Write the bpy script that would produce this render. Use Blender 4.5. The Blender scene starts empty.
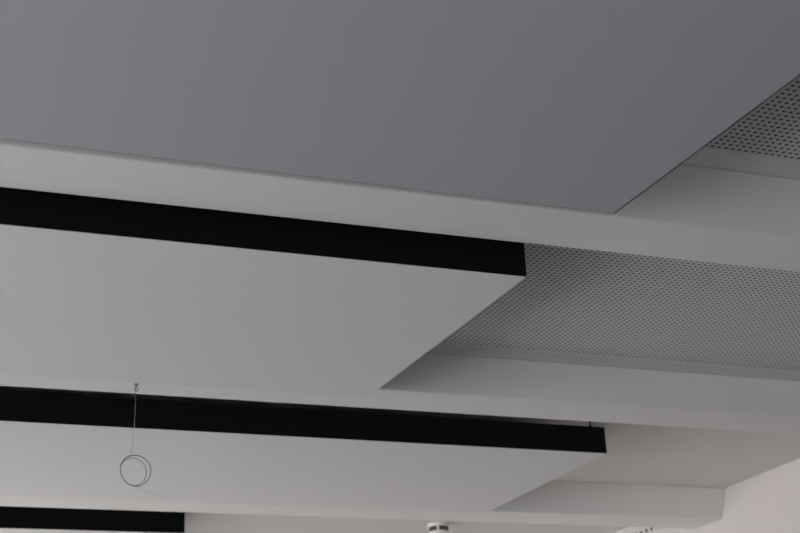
import bpy, bmesh, math, random
from mathutils import Vector, Matrix
random.seed(4)
S = bpy.context.scene
COL = S.collection

# ------------------------------------------------------------------ measures (metres)
EYE = 1.60
PANEL_Z = EYE + 1.200          # underside of the suspended panels
BEAM_Z = EYE + 1.254           # underside of the beams
CEIL_Z = EYE + 1.3775          # perforated ceiling
X_L, X_R = -3.0, 3.760         # side walls
Y_B, Y_F = -4.0, 11.0          # back / far wall
# every beam: lower near edge, lower far edge, near face's top edge
BEAMS = [(2.646, 2.841, 2.600), (3.989, 4.186, 3.987), (5.507, 5.709, 5.450), (7.02, 7.22, 7.00)]

# ------------------------------------------------------------------ materials
def mat(name, col, rough=0.6, metal=0.0, spec=0.3, noise=None, bump=None):
    m = bpy.data.materials.new(name); m.use_nodes = True
    nt = m.node_tree; b = nt.nodes['Principled BSDF']
    b.inputs['Base Color'].default_value = (*col, 1)
    b.inputs['Roughness'].default_value = rough
    b.inputs['Metallic'].default_value = metal
    b.inputs['Specular IOR Level'].default_value = spec
    tc = nt.nodes.new('ShaderNodeTexCoord')
    if noise:                                   # (scale, amount): faint mottling of the paint / cloth
        n = nt.nodes.new('ShaderNodeTexNoise'); n.inputs['Scale'].default_value = noise[0]
        n.inputs['Detail'].default_value = 3
        nt.links.new(tc.outputs['Object'], n.inputs['Vector'])
        mx = nt.nodes.new('ShaderNodeMix'); mx.data_type = 'RGBA'
        mx.inputs['A'].default_value = (*[c*(1-noise[1]) for c in col], 1)
        mx.inputs['B'].default_value = (*[min(1, c*(1+noise[1])) for c in col], 1)
        nt.links.new(n.outputs['Fac'], mx.inputs['Factor'])
        nt.links.new(mx.outputs['Result'], b.inputs['Base Color'])
    if bump:
        n2 = nt.nodes.new('ShaderNodeTexNoise'); n2.inputs['Scale'].default_value = bump[0]
        nt.links.new(tc.outputs['Object'], n2.inputs['Vector'])
        bp = nt.nodes.new('ShaderNodeBump'); bp.inputs['Strength'].default_value = bump[1]
        bp.inputs['Distance'].default_value = 0.001
        nt.links.new(n2.outputs['Fac'], bp.inputs['Height'])
        nt.links.new(bp.outputs['Normal'], b.inputs['Normal'])
    return m

M_PLASTER = mat('white_plaster', (0.75, 0.747, 0.74), 0.85, spec=0.2, noise=(3.0, 0.012), bump=(220, 0.12))
M_BOARD = mat('acoustic_plaster', (0.65, 0.645, 0.64), 0.9, spec=0.15, noise=(400, 0.03), bump=(600, 0.15))
M_BEAM = mat('white_beam_paint', (0.79, 0.785, 0.775), 0.8, spec=0.2, noise=(2.5, 0.012), bump=(220, 0.1))
M_WALL = mat('wall_paint', (0.70, 0.655, 0.64), 0.85, spec=0.2, noise=(2.0, 0.01))
M_FABRIC = mat('pale_grey_fabric', (0.74, 0.74, 0.745), 0.9, spec=0.15, noise=(900, 0.05), bump=(1500, 0.2))
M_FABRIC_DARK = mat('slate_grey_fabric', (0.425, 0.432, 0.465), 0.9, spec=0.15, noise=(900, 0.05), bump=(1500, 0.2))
M_BLACK = mat('black_felt', (0.0075, 0.0083, 0.009), 0.95, spec=0.05, noise=(700, 0.25))
M_RIM = mat('black_frame_edge', (0.02, 0.02, 0.022), 0.7, spec=0.2)
M_STEEL = mat('steel_wire', (0.30, 0.29, 0.28), 0.45, metal=0.7, noise=(60, 0.1))
M_ZINC = mat('zinc_hook', (0.42, 0.40, 0.38), 0.4, metal=0.8, noise=(80, 0.1))
M_PLASTIC = mat('white_plastic', (0.86, 0.85, 0.82), 0.35, spec=0.5, noise=(10, 0.01))
M_SLOT = mat('dark_slot', (0.10, 0.09, 0.08), 0.8, noise=(40, 0.1))
M_LOWBOUNCE = mat('low_bounce_dark', (0.15, 0.15, 0.152), 0.8, noise=(4, 0.1))  # kept dark so unseen walls and the added sheet return little light
M_FLOOR = mat('dark_floor', (0.05, 0.05, 0.051), 0.45, noise=(1.2, 0.06))
M_FRAME = mat('window_frame_paint', (0.7, 0.7, 0.7), 0.4, noise=(6, 0.01))

def perforated_material():
    """White acoustic board, square grid of 8 mm round holes at 18 mm backed by black fleece."""
    m = bpy.data.materials.new('perforated_board'); m.use_nodes = True
    nt = m.node_tree; N = nt.nodes; L = nt.links
    b = N['Principled BSDF']; b.inputs['Roughness'].default_value = 0.85
    b.inputs['Specular IOR Level'].default_value = 0.2
    tc = N.new('ShaderNodeTexCoord'); sx = N.new('ShaderNodeSeparateXYZ')
    L.new(tc.outputs['Object'], sx.inputs[0])
    def cell(sock):
        d = N.new('ShaderNodeMath'); d.operation = 'DIVIDE'; d.inputs[1].default_value = PITCH
        L.new(sock, d.inputs[0])
        f = N.new('ShaderNodeMath'); f.operation = 'FRACT'; L.new(d.outputs[0], f.inputs[0])
        s = N.new('ShaderNodeMath'); s.operation = 'SUBTRACT'; s.inputs[1].default_value = 0.5
        L.new(f.outputs[0], s.inputs[0])
        p = N.new('ShaderNodeMath'); p.operation = 'MULTIPLY'
        L.new(s.outputs[0], p.inputs[0]); L.new(s.outputs[0], p.inputs[1])
        return p.outputs[0]
    a = N.new('ShaderNodeMath'); a.operation = 'ADD'
    L.new(cell(sx.outputs['X']), a.inputs[0]); L.new(cell(sx.outputs['Y']), a.inputs[1])
    r = N.new('ShaderNodeMath'); r.operation = 'SQRT'; L.new(a.outputs[0], r.inputs[0])
    mr = N.new('ShaderNodeMapRange'); mr.inputs['From Min'].default_value = 0.225
    mr.inputs['From Max'].default_value = 0.265
    L.new(r.outputs[0], mr.inputs['Value'])
    mx = N.new('ShaderNodeMix'); mx.data_type = 'RGBA'
    mx.inputs['A'].default_value = (0.055, 0.055, 0.058, 1)
    mx.inputs['B'].default_value = (0.68, 0.685, 0.695, 1)
    L.new(mr.outputs['Result'], mx.inputs['Factor'])
    L.new(mx.outputs['Result'], b.inputs['Base Color'])
    return m
PITCH = 0.0170
M_PERF = perforated_material()

# ------------------------------------------------------------------ mesh helpers
def add_box(bm, x0, x1, y0, y1, z0, z1):
    v = [bm.verts.new(p) for p in ((x0,y0,z0),(x1,y0,z0),(x1,y1,z0),(x0,y1,z0),(x0,y0,z1),(x1,y0,z1),(x1,y1,z1),(x0,y1,z1))]
    for f in ((0,3,2,1),(4,5,6,7),(0,1,5,4),(1,2,6,5),(2,3,7,6),(3,0,4,7)):
        bm.faces.new([v[i] for i in f])

def add_prism_x(bm, prof, x0, x1):
    a = [bm.verts.new((x0, y, z)) for y, z in prof]; c = [bm.verts.new((x1, y, z)) for y, z in prof]
    n = len(prof)
    bm.faces.new(a); bm.faces.new(list(reversed(c)))
    for i in range(n):
        bm.faces.new([a[i], c[i], c[(i+1) % n], a[(i+1) % n]])

def add_lathe(bm, prof, n=32, axis='z', at=(0, 0, 0)):
    rings = []
    for r, h in prof:
        ring = []
        for k in range(n):
            t = 2*math.pi*k/n
            p = (r*math.cos(t), r*math.sin(t), h)
            if axis == 'x': p = (h, r*math.cos(t), r*math.sin(t))
            ring.append(bm.verts.new((p[0]+at[0], p[1]+at[1], p[2]+at[2])))
        rings.append(ring)
    for a, b in zip(rings, rings[1:]):
        for k in range(n):
            bm.faces.new([a[k], a[(k+1) % n], b[(k+1) % n], b[k]])
    bm.faces.new(list(reversed(rings[0]))); bm.faces.new(rings[-1])

def add_tube(bm, pts, r, n=8):
    pts = [Vector(p) for p in pts]; rings = []; up = None
    for i, p in enumerate(pts):
        t = (pts[min(i+1, len(pts)-1)] - pts[max(i-1, 0)]).normalized()
        if up is None:
            up = Vector((0, 1, 0)) if abs(t.y) < 0.9 else Vector((1, 0, 0))
        a = (up - t*up.dot(t)).normalized(); b = t.cross(a); up = a
        rings.append([bm.verts.new(p + r*(math.cos(2*math.pi*k/n)*a + math.sin(2*math.pi*k/n)*b)) for k in range(n)])
    for a, b in zip(rings, rings[1:]):
        for k in range(n):
            bm.faces.new([a[k], a[(k+1) % n], b[(k+1) % n], b[k]])
    bm.faces.new(list(reversed(rings[0]))); bm.faces.new(rings[-1])

def obj(name, bm, m, parent=None, smooth=False, bevel=0, seg=2, loc=None):
    bmesh.ops.recalc_face_normals(bm, faces=bm.faces)
    me = bpy.data.meshes.new(name); bm.to_mesh(me); bm.free()
    if smooth:
        for p in me.polygons: p.use_smooth = True
    me.materials.append(m)
    o = bpy.data.objects.new(name, me); COL.objects.link(o)
    if parent: o.parent = parent
    if loc: o.location = loc
    if bevel:
        md = o.modifiers.new('bevel', 'BEVEL'); md.width = bevel; md.segments = seg; md.limit_method = 'ANGLE'
    return o

def thing(name, label, cat, loc, rotz=0, group=None):
    o = bpy.data.objects.new(name, None); COL.objects.link(o)
    o.location = loc; o.rotation_euler = (0, 0, rotz); o.empty_display_size = 0.05
    o['label'] = label; o['category'] = cat
    if group: o['group'] = group
    return o

def struct(name, bm, m, label, cat, bevel=0, parent=None):
    o = obj(name, bm, m, parent, bevel=bevel)
    if not parent:
        o['kind'] = 'structure'; o['label'] = label; o['category'] = cat
    return o

# ------------------------------------------------------------------ the room
bm = bmesh.new(); add_box(bm, X_L-.3, X_R+.3, Y_B-.3, Y_F+.3, -.2, 0)
struct('floor', bm, M_FLOOR, 'dark floor of the room under the suspended panels', 'floor')
bm = bmesh.new(); add_box(bm, X_R, X_R+.3, Y_B-.3, Y_F+.3, 0, CEIL_Z)
struct('wall_right', bm, M_WALL, 'pinkish white wall where the ceiling beams end on the right', 'wall')
bm = bmesh.new(); add_box(bm, X_R-.02, X_R, Y_B, 4.4, 0, CEIL_Z-.4)
struct('trim_5', bm, M_LOWBOUNCE, 'added dark sheet on the near part of the right wall, cuts bounced light', 'light blocker')  # unseen sheet, added to hold down light bounced off the near wall
bm = bmesh.new(); add_box(bm, X_L, X_R, Y_F, Y_F+.3, 0, CEIL_Z)
struct('wall_far', bm, M_WALL, 'white wall at the far end of the room', 'wall')
BW = (-1.2, 2.8)               # added wide window in the back wall, lets light onto the beam faces
bm = bmesh.new(); add_box(bm, X_L, BW[0], Y_B-.3, Y_B, 0, CEIL_Z); add_box(bm, BW[1], X_R, Y_B-.3, Y_B, 0, CEIL_Z)
add_box(bm, BW[0], BW[1], Y_B-.3, Y_B, 0, .9); add_box(bm, BW[0], BW[1], Y_B-.3, Y_B, 2.3, CEIL_Z)
struct('wall_back', bm, M_LOWBOUNCE, 'dark wall behind the viewpoint', 'wall')
# left wall with six window openings
WIN = [(-1.8, 0.0), (0.2, 2.0), (2.2, 4.0), (4.2, 6.0), (6.2, 8.0), (8.2, 10.0)]
SILL, HEAD = 0.30, 2.35
bm = bmesh.new()
add_box(bm, X_L-.3, X_L, Y_B-.3, Y_F+.3, 0, SILL); add_box(bm, X_L-.3, X_L, Y_B-.3, Y_F+.3, HEAD, CEIL_Z)
ys = [Y_B-.3] + [v for w in WIN for v in w] + [Y_F+.3]
for a, b in zip(ys[0::2], ys[1::2]): add_box(bm, X_L-.3, X_L, a, b, SILL, HEAD)
struct('wall_left', bm, M_LOWBOUNCE, 'dark window wall on the left side of the room', 'wall')
for i, (a, b) in enumerate(WIN):
    bm = bmesh.new(); t = 0.06
    add_box(bm, X_L-.16, X_L-.09, a, b, SILL, SILL+t); add_box(bm, X_L-.16, X_L-.09, a, b, HEAD-t, HEAD)
    for y in (a, (a+b-t)/2, b-t): add_box(bm, X_L-.16, X_L-.09, y, y+t, SILL+t, HEAD-t)
    struct('window_%d' % (i+1), bm, M_FRAME, 'white framed window in the left wall', 'window')

bm = bmesh.new(); t = 0.06
add_box(bm, BW[0], BW[1], Y_B-.16, Y_B-.09, .9, .9+t); add_box(bm, BW[0], BW[1], Y_B-.16, Y_B-.09, 2.3-t, 2.3)
for x in (BW[0], (BW[0]+BW[1]-t)/2, BW[1]-t): add_box(bm, x, x+t, Y_B-.16, Y_B-.09, .9+t, 2.3-t)
struct('window_7', bm, M_FRAME, 'added white framed window in the back wall, for light on the beam faces', 'window')

# ceiling: solid slab; flush with its plain margins, perforated boards in the two near bays
BOARDS = [(Y_B+.1, 2.5115, 1.8457), (2.93, 3.892, 1.7360)]      # from y, to y, x phase of the hole grid
PLAIN = [(4.19, 5.449), (5.712, 6.99)]                            # plain, slightly greyer acoustic boards in the far bays
strips = [(p0, p1) for p0, p1, _ in BOARDS] + PLAIN
edges = [Y_B-.3] + [v for st in strips for v in st] + [Y_F+.3]
bm = bmesh.new()
for a, b in zip(edges[0::2], edges[1::2]): add_box(bm, X_L-.3, X_R+.3, a, b, CEIL_Z, CEIL_Z+.0125)
add_box(bm, X_L-.3, X_R+.3, Y_B-.3, Y_F+.3, CEIL_Z+.0125, CEIL_Z+.2)
ceil = struct('ceiling', bm, M_PLASTER, 'white ceiling between the beams, perforated in the near bays', 'ceiling')
for p0, p1, ph in BOARDS:
    bm = bmesh.new(); add_box(bm, X_L-.3-ph, X_R+.3-ph, p0-p1, 0, 0, .0125)
    obj('perforated_board', bm, M_PERF, ceil, loc=(ph, p1, CEIL_Z))
for p0, p1 in PLAIN:
    bm = bmesh.new(); add_box(bm, X_L-.3, X_R+.3, p0-p1, 0, 0, .0125)
    obj('acoustic_board', bm, M_BOARD, ceil, loc=(0, p1, CEIL_Z))

# beams
beam_txt = ['white ceiling beam nearest the viewpoint, just beyond the large grey panel',
            'white ceiling beam with the coiled wire hanging from it',
            'white ceiling beam ending at the right wall, beyond the longest black-edged panel',
            'white ceiling beam beyond the farthest black-edged panel']
for i, (n0, f0, t0) in enumerate(BEAMS):
    bm = bmesh.new()
    add_prism_x(bm, [(n0, BEAM_Z), (f0, BEAM_Z), (f0, CEIL_Z), (t0, CEIL_Z)], X_L, X_R)
    struct('trim_%d' % (i+1), bm, M_BEAM, beam_txt[i], 'beam', bevel=0.004)

# ------------------------------------------------------------------ suspended panels
TH = 0.0895
def panel(label, xr, yn, yf, length, rotz=0, cloth=None, RIM=0.0026):
    """Empty at the near right lower corner; the panel runs to -x and +y from there."""
    t = thing('acoustic_panel', label, 'acoustic panel', (xr, yn, PANEL_Z), rotz, 'suspended acoustic panels')
    d = yf - yn
    bm = bmesh.new(); add_box(bm, -length, 0, 0, d, 0.001, TH)
    obj('frame', bm, M_BLACK, t, bevel=0.0015)
    bm = bmesh.new(); add_box(bm, -length+RIM, -RIM, RIM*.6, d-RIM, -0.0012, 0.0022)
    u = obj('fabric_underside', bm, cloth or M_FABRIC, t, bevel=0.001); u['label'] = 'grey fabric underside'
    for x in (-.034, -length+.034):
        for y in (.035, d-.06):
            bm = bmesh.new()
            add_lathe(bm, [(.006, TH-.0005), (.006, TH+.012), (.0028, TH+.016), (.0028, CEIL_Z-PANEL_Z)], 12, at=(x, y, 0))
            h = obj('hanger', bm, M_RIM, t, smooth=False)
            h['label'] = 'thin dark suspension rod'
    return t
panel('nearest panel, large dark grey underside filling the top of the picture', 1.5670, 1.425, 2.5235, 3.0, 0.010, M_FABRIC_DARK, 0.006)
panel('second nearest panel, broad black edge and pale underside under the nearest beam', 1.5435, 2.9025, 3.9045, 3.0, 0.004)
panel('panel reaching farthest right, black edge behind the hanging coiled wire', 2.5600, 4.3570, 5.305, 3.6, 0.004)
panel('farthest panel, short black edge cut by the bottom left corner of the picture', 1.515, 5.838, 6.82, 3.0)

# ------------------------------------------------------------------ coiled wire hanging from the second beam
WX, WY = 0.9216, 4.0873
Z = lambda h: EYE + h
w = thing('hanging_wire', 'thin steel wire with a coiled end hanging from the second white beam', 'wire', (WX, WY, BEAM_Z))
def loc_(x, y, z): return (x-WX, y-WY, z-BEAM_Z)
bm = bmesh.new()
add_lathe(bm, [(.0070, 0.0), (.0070, -.003), (.0030, -.003), (.0030, -.010)], 16)
add_tube(bm, [(.003*math.cos(a)*1.6+.001, 0, -.0155+.0055*math.sin(a)) for a in [math.radians(100+20*k) for k in range(16)]], .0016, 8)
obj('hook', bm, M_ZINC, w, smooth=False)
bm = bmesh.new()
add_tube(bm, [loc_(WX, WY, Z(1.2385)), loc_(.9212, WY, Z(1.215)), loc_(.9202, WY, Z(1.179)), loc_(.919, WY, Z(1.150)), loc_(.9176, WY, Z(1.122))], .0008, 8)
add_tube(bm, [loc_(.9176, WY, Z(1.122)), loc_(.9155, WY, Z(1.095)), loc_(.9122, WY, Z(1.066)), loc_(.9085, WY, Z(1.047))], .00045, 8)
obj('straight_wire', bm, M_STEEL, w, smooth=True)
# the coil: turns of one springy wire, bunched at the left and the bottom, spread at the right
bm = bmesh.new(); pts = []
CX, CZ = .9231, 1.0086
turns = 3.15; n = 200; a0 = math.radians(112)
for k in range(n+1):
    u = k/n; a = a0 + u*turns*2*math.pi
    loop = u*turns
    r = .0425 + (.0006*math.sin(3*a))
    ox = 0
    if 1.3 < loop < 2.3:                       # the middle turn is tighter towards the upper right
        q = math.sin(math.pi*(loop-1.3))**2
        r -= .0095*q; ox = -.0045*q
    pts.append(loc_(CX+ox+r*math.cos(a)*.99, WY+.006*(u-.5)+.003*math.sin(a), Z(CZ+r*math.sin(a)*1.03)))
add_tube(bm, pts, .00105, 8)
obj('coil', bm, M_STEEL, w, smooth=True)
bm = bmesh.new()
pe = Vector(pts[-1])
add_tube(bm, [loc_(.9245, WY+.004, Z(.9655)), loc_(.940, WY+.004, Z(.9585)), loc_(.960, WY+.004, Z(.9515)), loc_(.9804, WY+.004, Z(.9455)), loc_(.998, WY+.003, Z(.9410)), loc_(1.0137, WY+.002, Z(.9372))], .0003, 8)
obj('wire_tail', bm, M_STEEL, w, smooth=True)

# ------------------------------------------------------------------ smoke detector behind the third beam
t = thing('smoke_detector', 'small round white smoke detector with dark slots, on the ceiling beyond the third beam', 'smoke detector', (2.815, 6.335, CEIL_Z))
bm = bmesh.new(); add_lathe(bm, [(.049, 0), (.050, -.003), (.050, -.011), (.047, -.0155), (.042, -.016)], 40)
obj('base', bm, M_PLASTIC, t, smooth=True)
bm = bmesh.new(); add_lathe(bm, [(.0435, -.0155), (.0435, -.036)], 40)
obj('sensor_chamber', bm, M_SLOT, t, smooth=True)['label'] = 'dark slotted ring'
for k in range(4):
    a = 2*math.pi*k/4 + math.radians(-118)
    bm = bmesh.new(); add_box(bm, .042, .0455, -.0045, .0045, -.037, -.015)
    o = obj('rib', bm, M_PLASTIC, t); o.rotation_euler = (0, 0, a)
bm = bmesh.new(); add_lathe(bm, [(.0435, -.0355), (.042, -.040), (.036, -.046), (.026, -.050), (.010, -.052)], 40)
obj('cap', bm, M_PLASTIC, t, smooth=True)

# ------------------------------------------------------------------ row of dark holes on a narrow plate high on the right wall
t = thing('wall_vent', 'narrow white vent strip with a row of small dark holes, high on the right wall', 'vent', (X_R, 6.13, Z(1.327)))
bm = bmesh.new(); add_box(bm, -.004, 0, -.17, .17, -.022, .022)
obj('plate', bm, M_WALL, t, bevel=.001)
for k in range(6):
    bm = bmesh.new(); add_lathe(bm, [(.0095, -.0055), (.0095, -.002)], 20, axis='x')
    obj('hole', bm, M_SLOT, t, loc=(0, -.115+.046*k, 0))

# ------------------------------------------------------------------ light: overcast daylight through the left windows; back window lamp and spot are added
def area(name, loc, rot, sx, sy, energy, col):
    l = bpy.data.lights.new(name, 'AREA'); l.shape = 'RECTANGLE'; l.size = sx; l.size_y = sy
    l.energy = energy; l.color = col
    o = bpy.data.objects.new(name, l); COL.objects.link(o); o.location = loc; o.rotation_euler = rot
    return o
COOL, SOFT, WARM = (0.90, 0.985, 1.09), (1.01, 0.985, 0.95), (1.02, 0.985, 0.955)
for (a, b), e, c in zip(WIN, (44, 92, 74, 4, 0, 98), (SOFT, SOFT, COOL, WARM, WARM, WARM)):
    if e: area('window_light', (X_L-.2, (a+b)/2, (SILL+HEAD)/2), (0, -math.pi/2, 0), HEAD-SILL, b-a, e, c)
area('window_light', (-.2, Y_B-.2, 1.6), (math.pi/2, 0, 0), 2, 1.4, 44, WARM)  # added warm lamp behind the viewpoint, brightens the near faces of the beams
l = bpy.data.lights.new('added_spot', 'SPOT'); l.energy = 116000; l.spot_size = .5; l.shadow_soft_size = .1; l.color = (1.03, 0.975, 0.93)
o = bpy.data.objects.new('added_spot', l); COL.objects.link(o); o.location = (-6, 7.1, 4.2)      # added spot through the fifth window, its floor bounce lifts the undersides
o.rotation_euler = (Vector((-1.5, 7.1, 0))-o.location).to_track_quat('-Z', 'Y').to_euler()
wd = bpy.data.worlds.new('sky'); S.world = wd; wd.use_nodes = True
wd.node_tree.nodes['Background'].inputs['Color'].default_value = (0.75, 0.85, 1.0, 1)
wd.node_tree.nodes['Background'].inputs['Strength'].default_value = 0.02

# ------------------------------------------------------------------ camera
cd = bpy.data.cameras.new('camera'); cam = bpy.data.objects.new('camera', cd); COL.objects.link(cam)
FPX, YAW, PIT, ROLL = 1544.91, 0.401902, 0.362247, -0.0522205
cd.sensor_width = 36; cd.lens = FPX/800*36; cd.clip_start = 0.05
f = Vector((math.sin(YAW)*math.cos(PIT), math.cos(YAW)*math.cos(PIT), math.sin(PIT)))
r = Vector((math.cos(YAW), -math.sin(YAW), 0)); u = r.cross(f)
r2 = math.cos(ROLL)*r + math.sin(ROLL)*u; u2 = -math.sin(ROLL)*r + math.cos(ROLL)*u
cam.matrix_world = Matrix(((r2.x, u2.x, -f.x, 0), (r2.y, u2.y, -f.y, 0), (r2.z, u2.z, -f.z, EYE), (0, 0, 0, 1)))
cd.dof.use_dof = True; cd.dof.focus_distance = 3.7; cd.dof.aperture_fstop = 6.3
S.camera = cam

S.view_settings.view_transform = 'Standard'; S.view_settings.look = 'None'
S.view_settings.gamma = 1; S.view_settings.use_curve_mapping = False
S.view_settings.exposure = 0.0
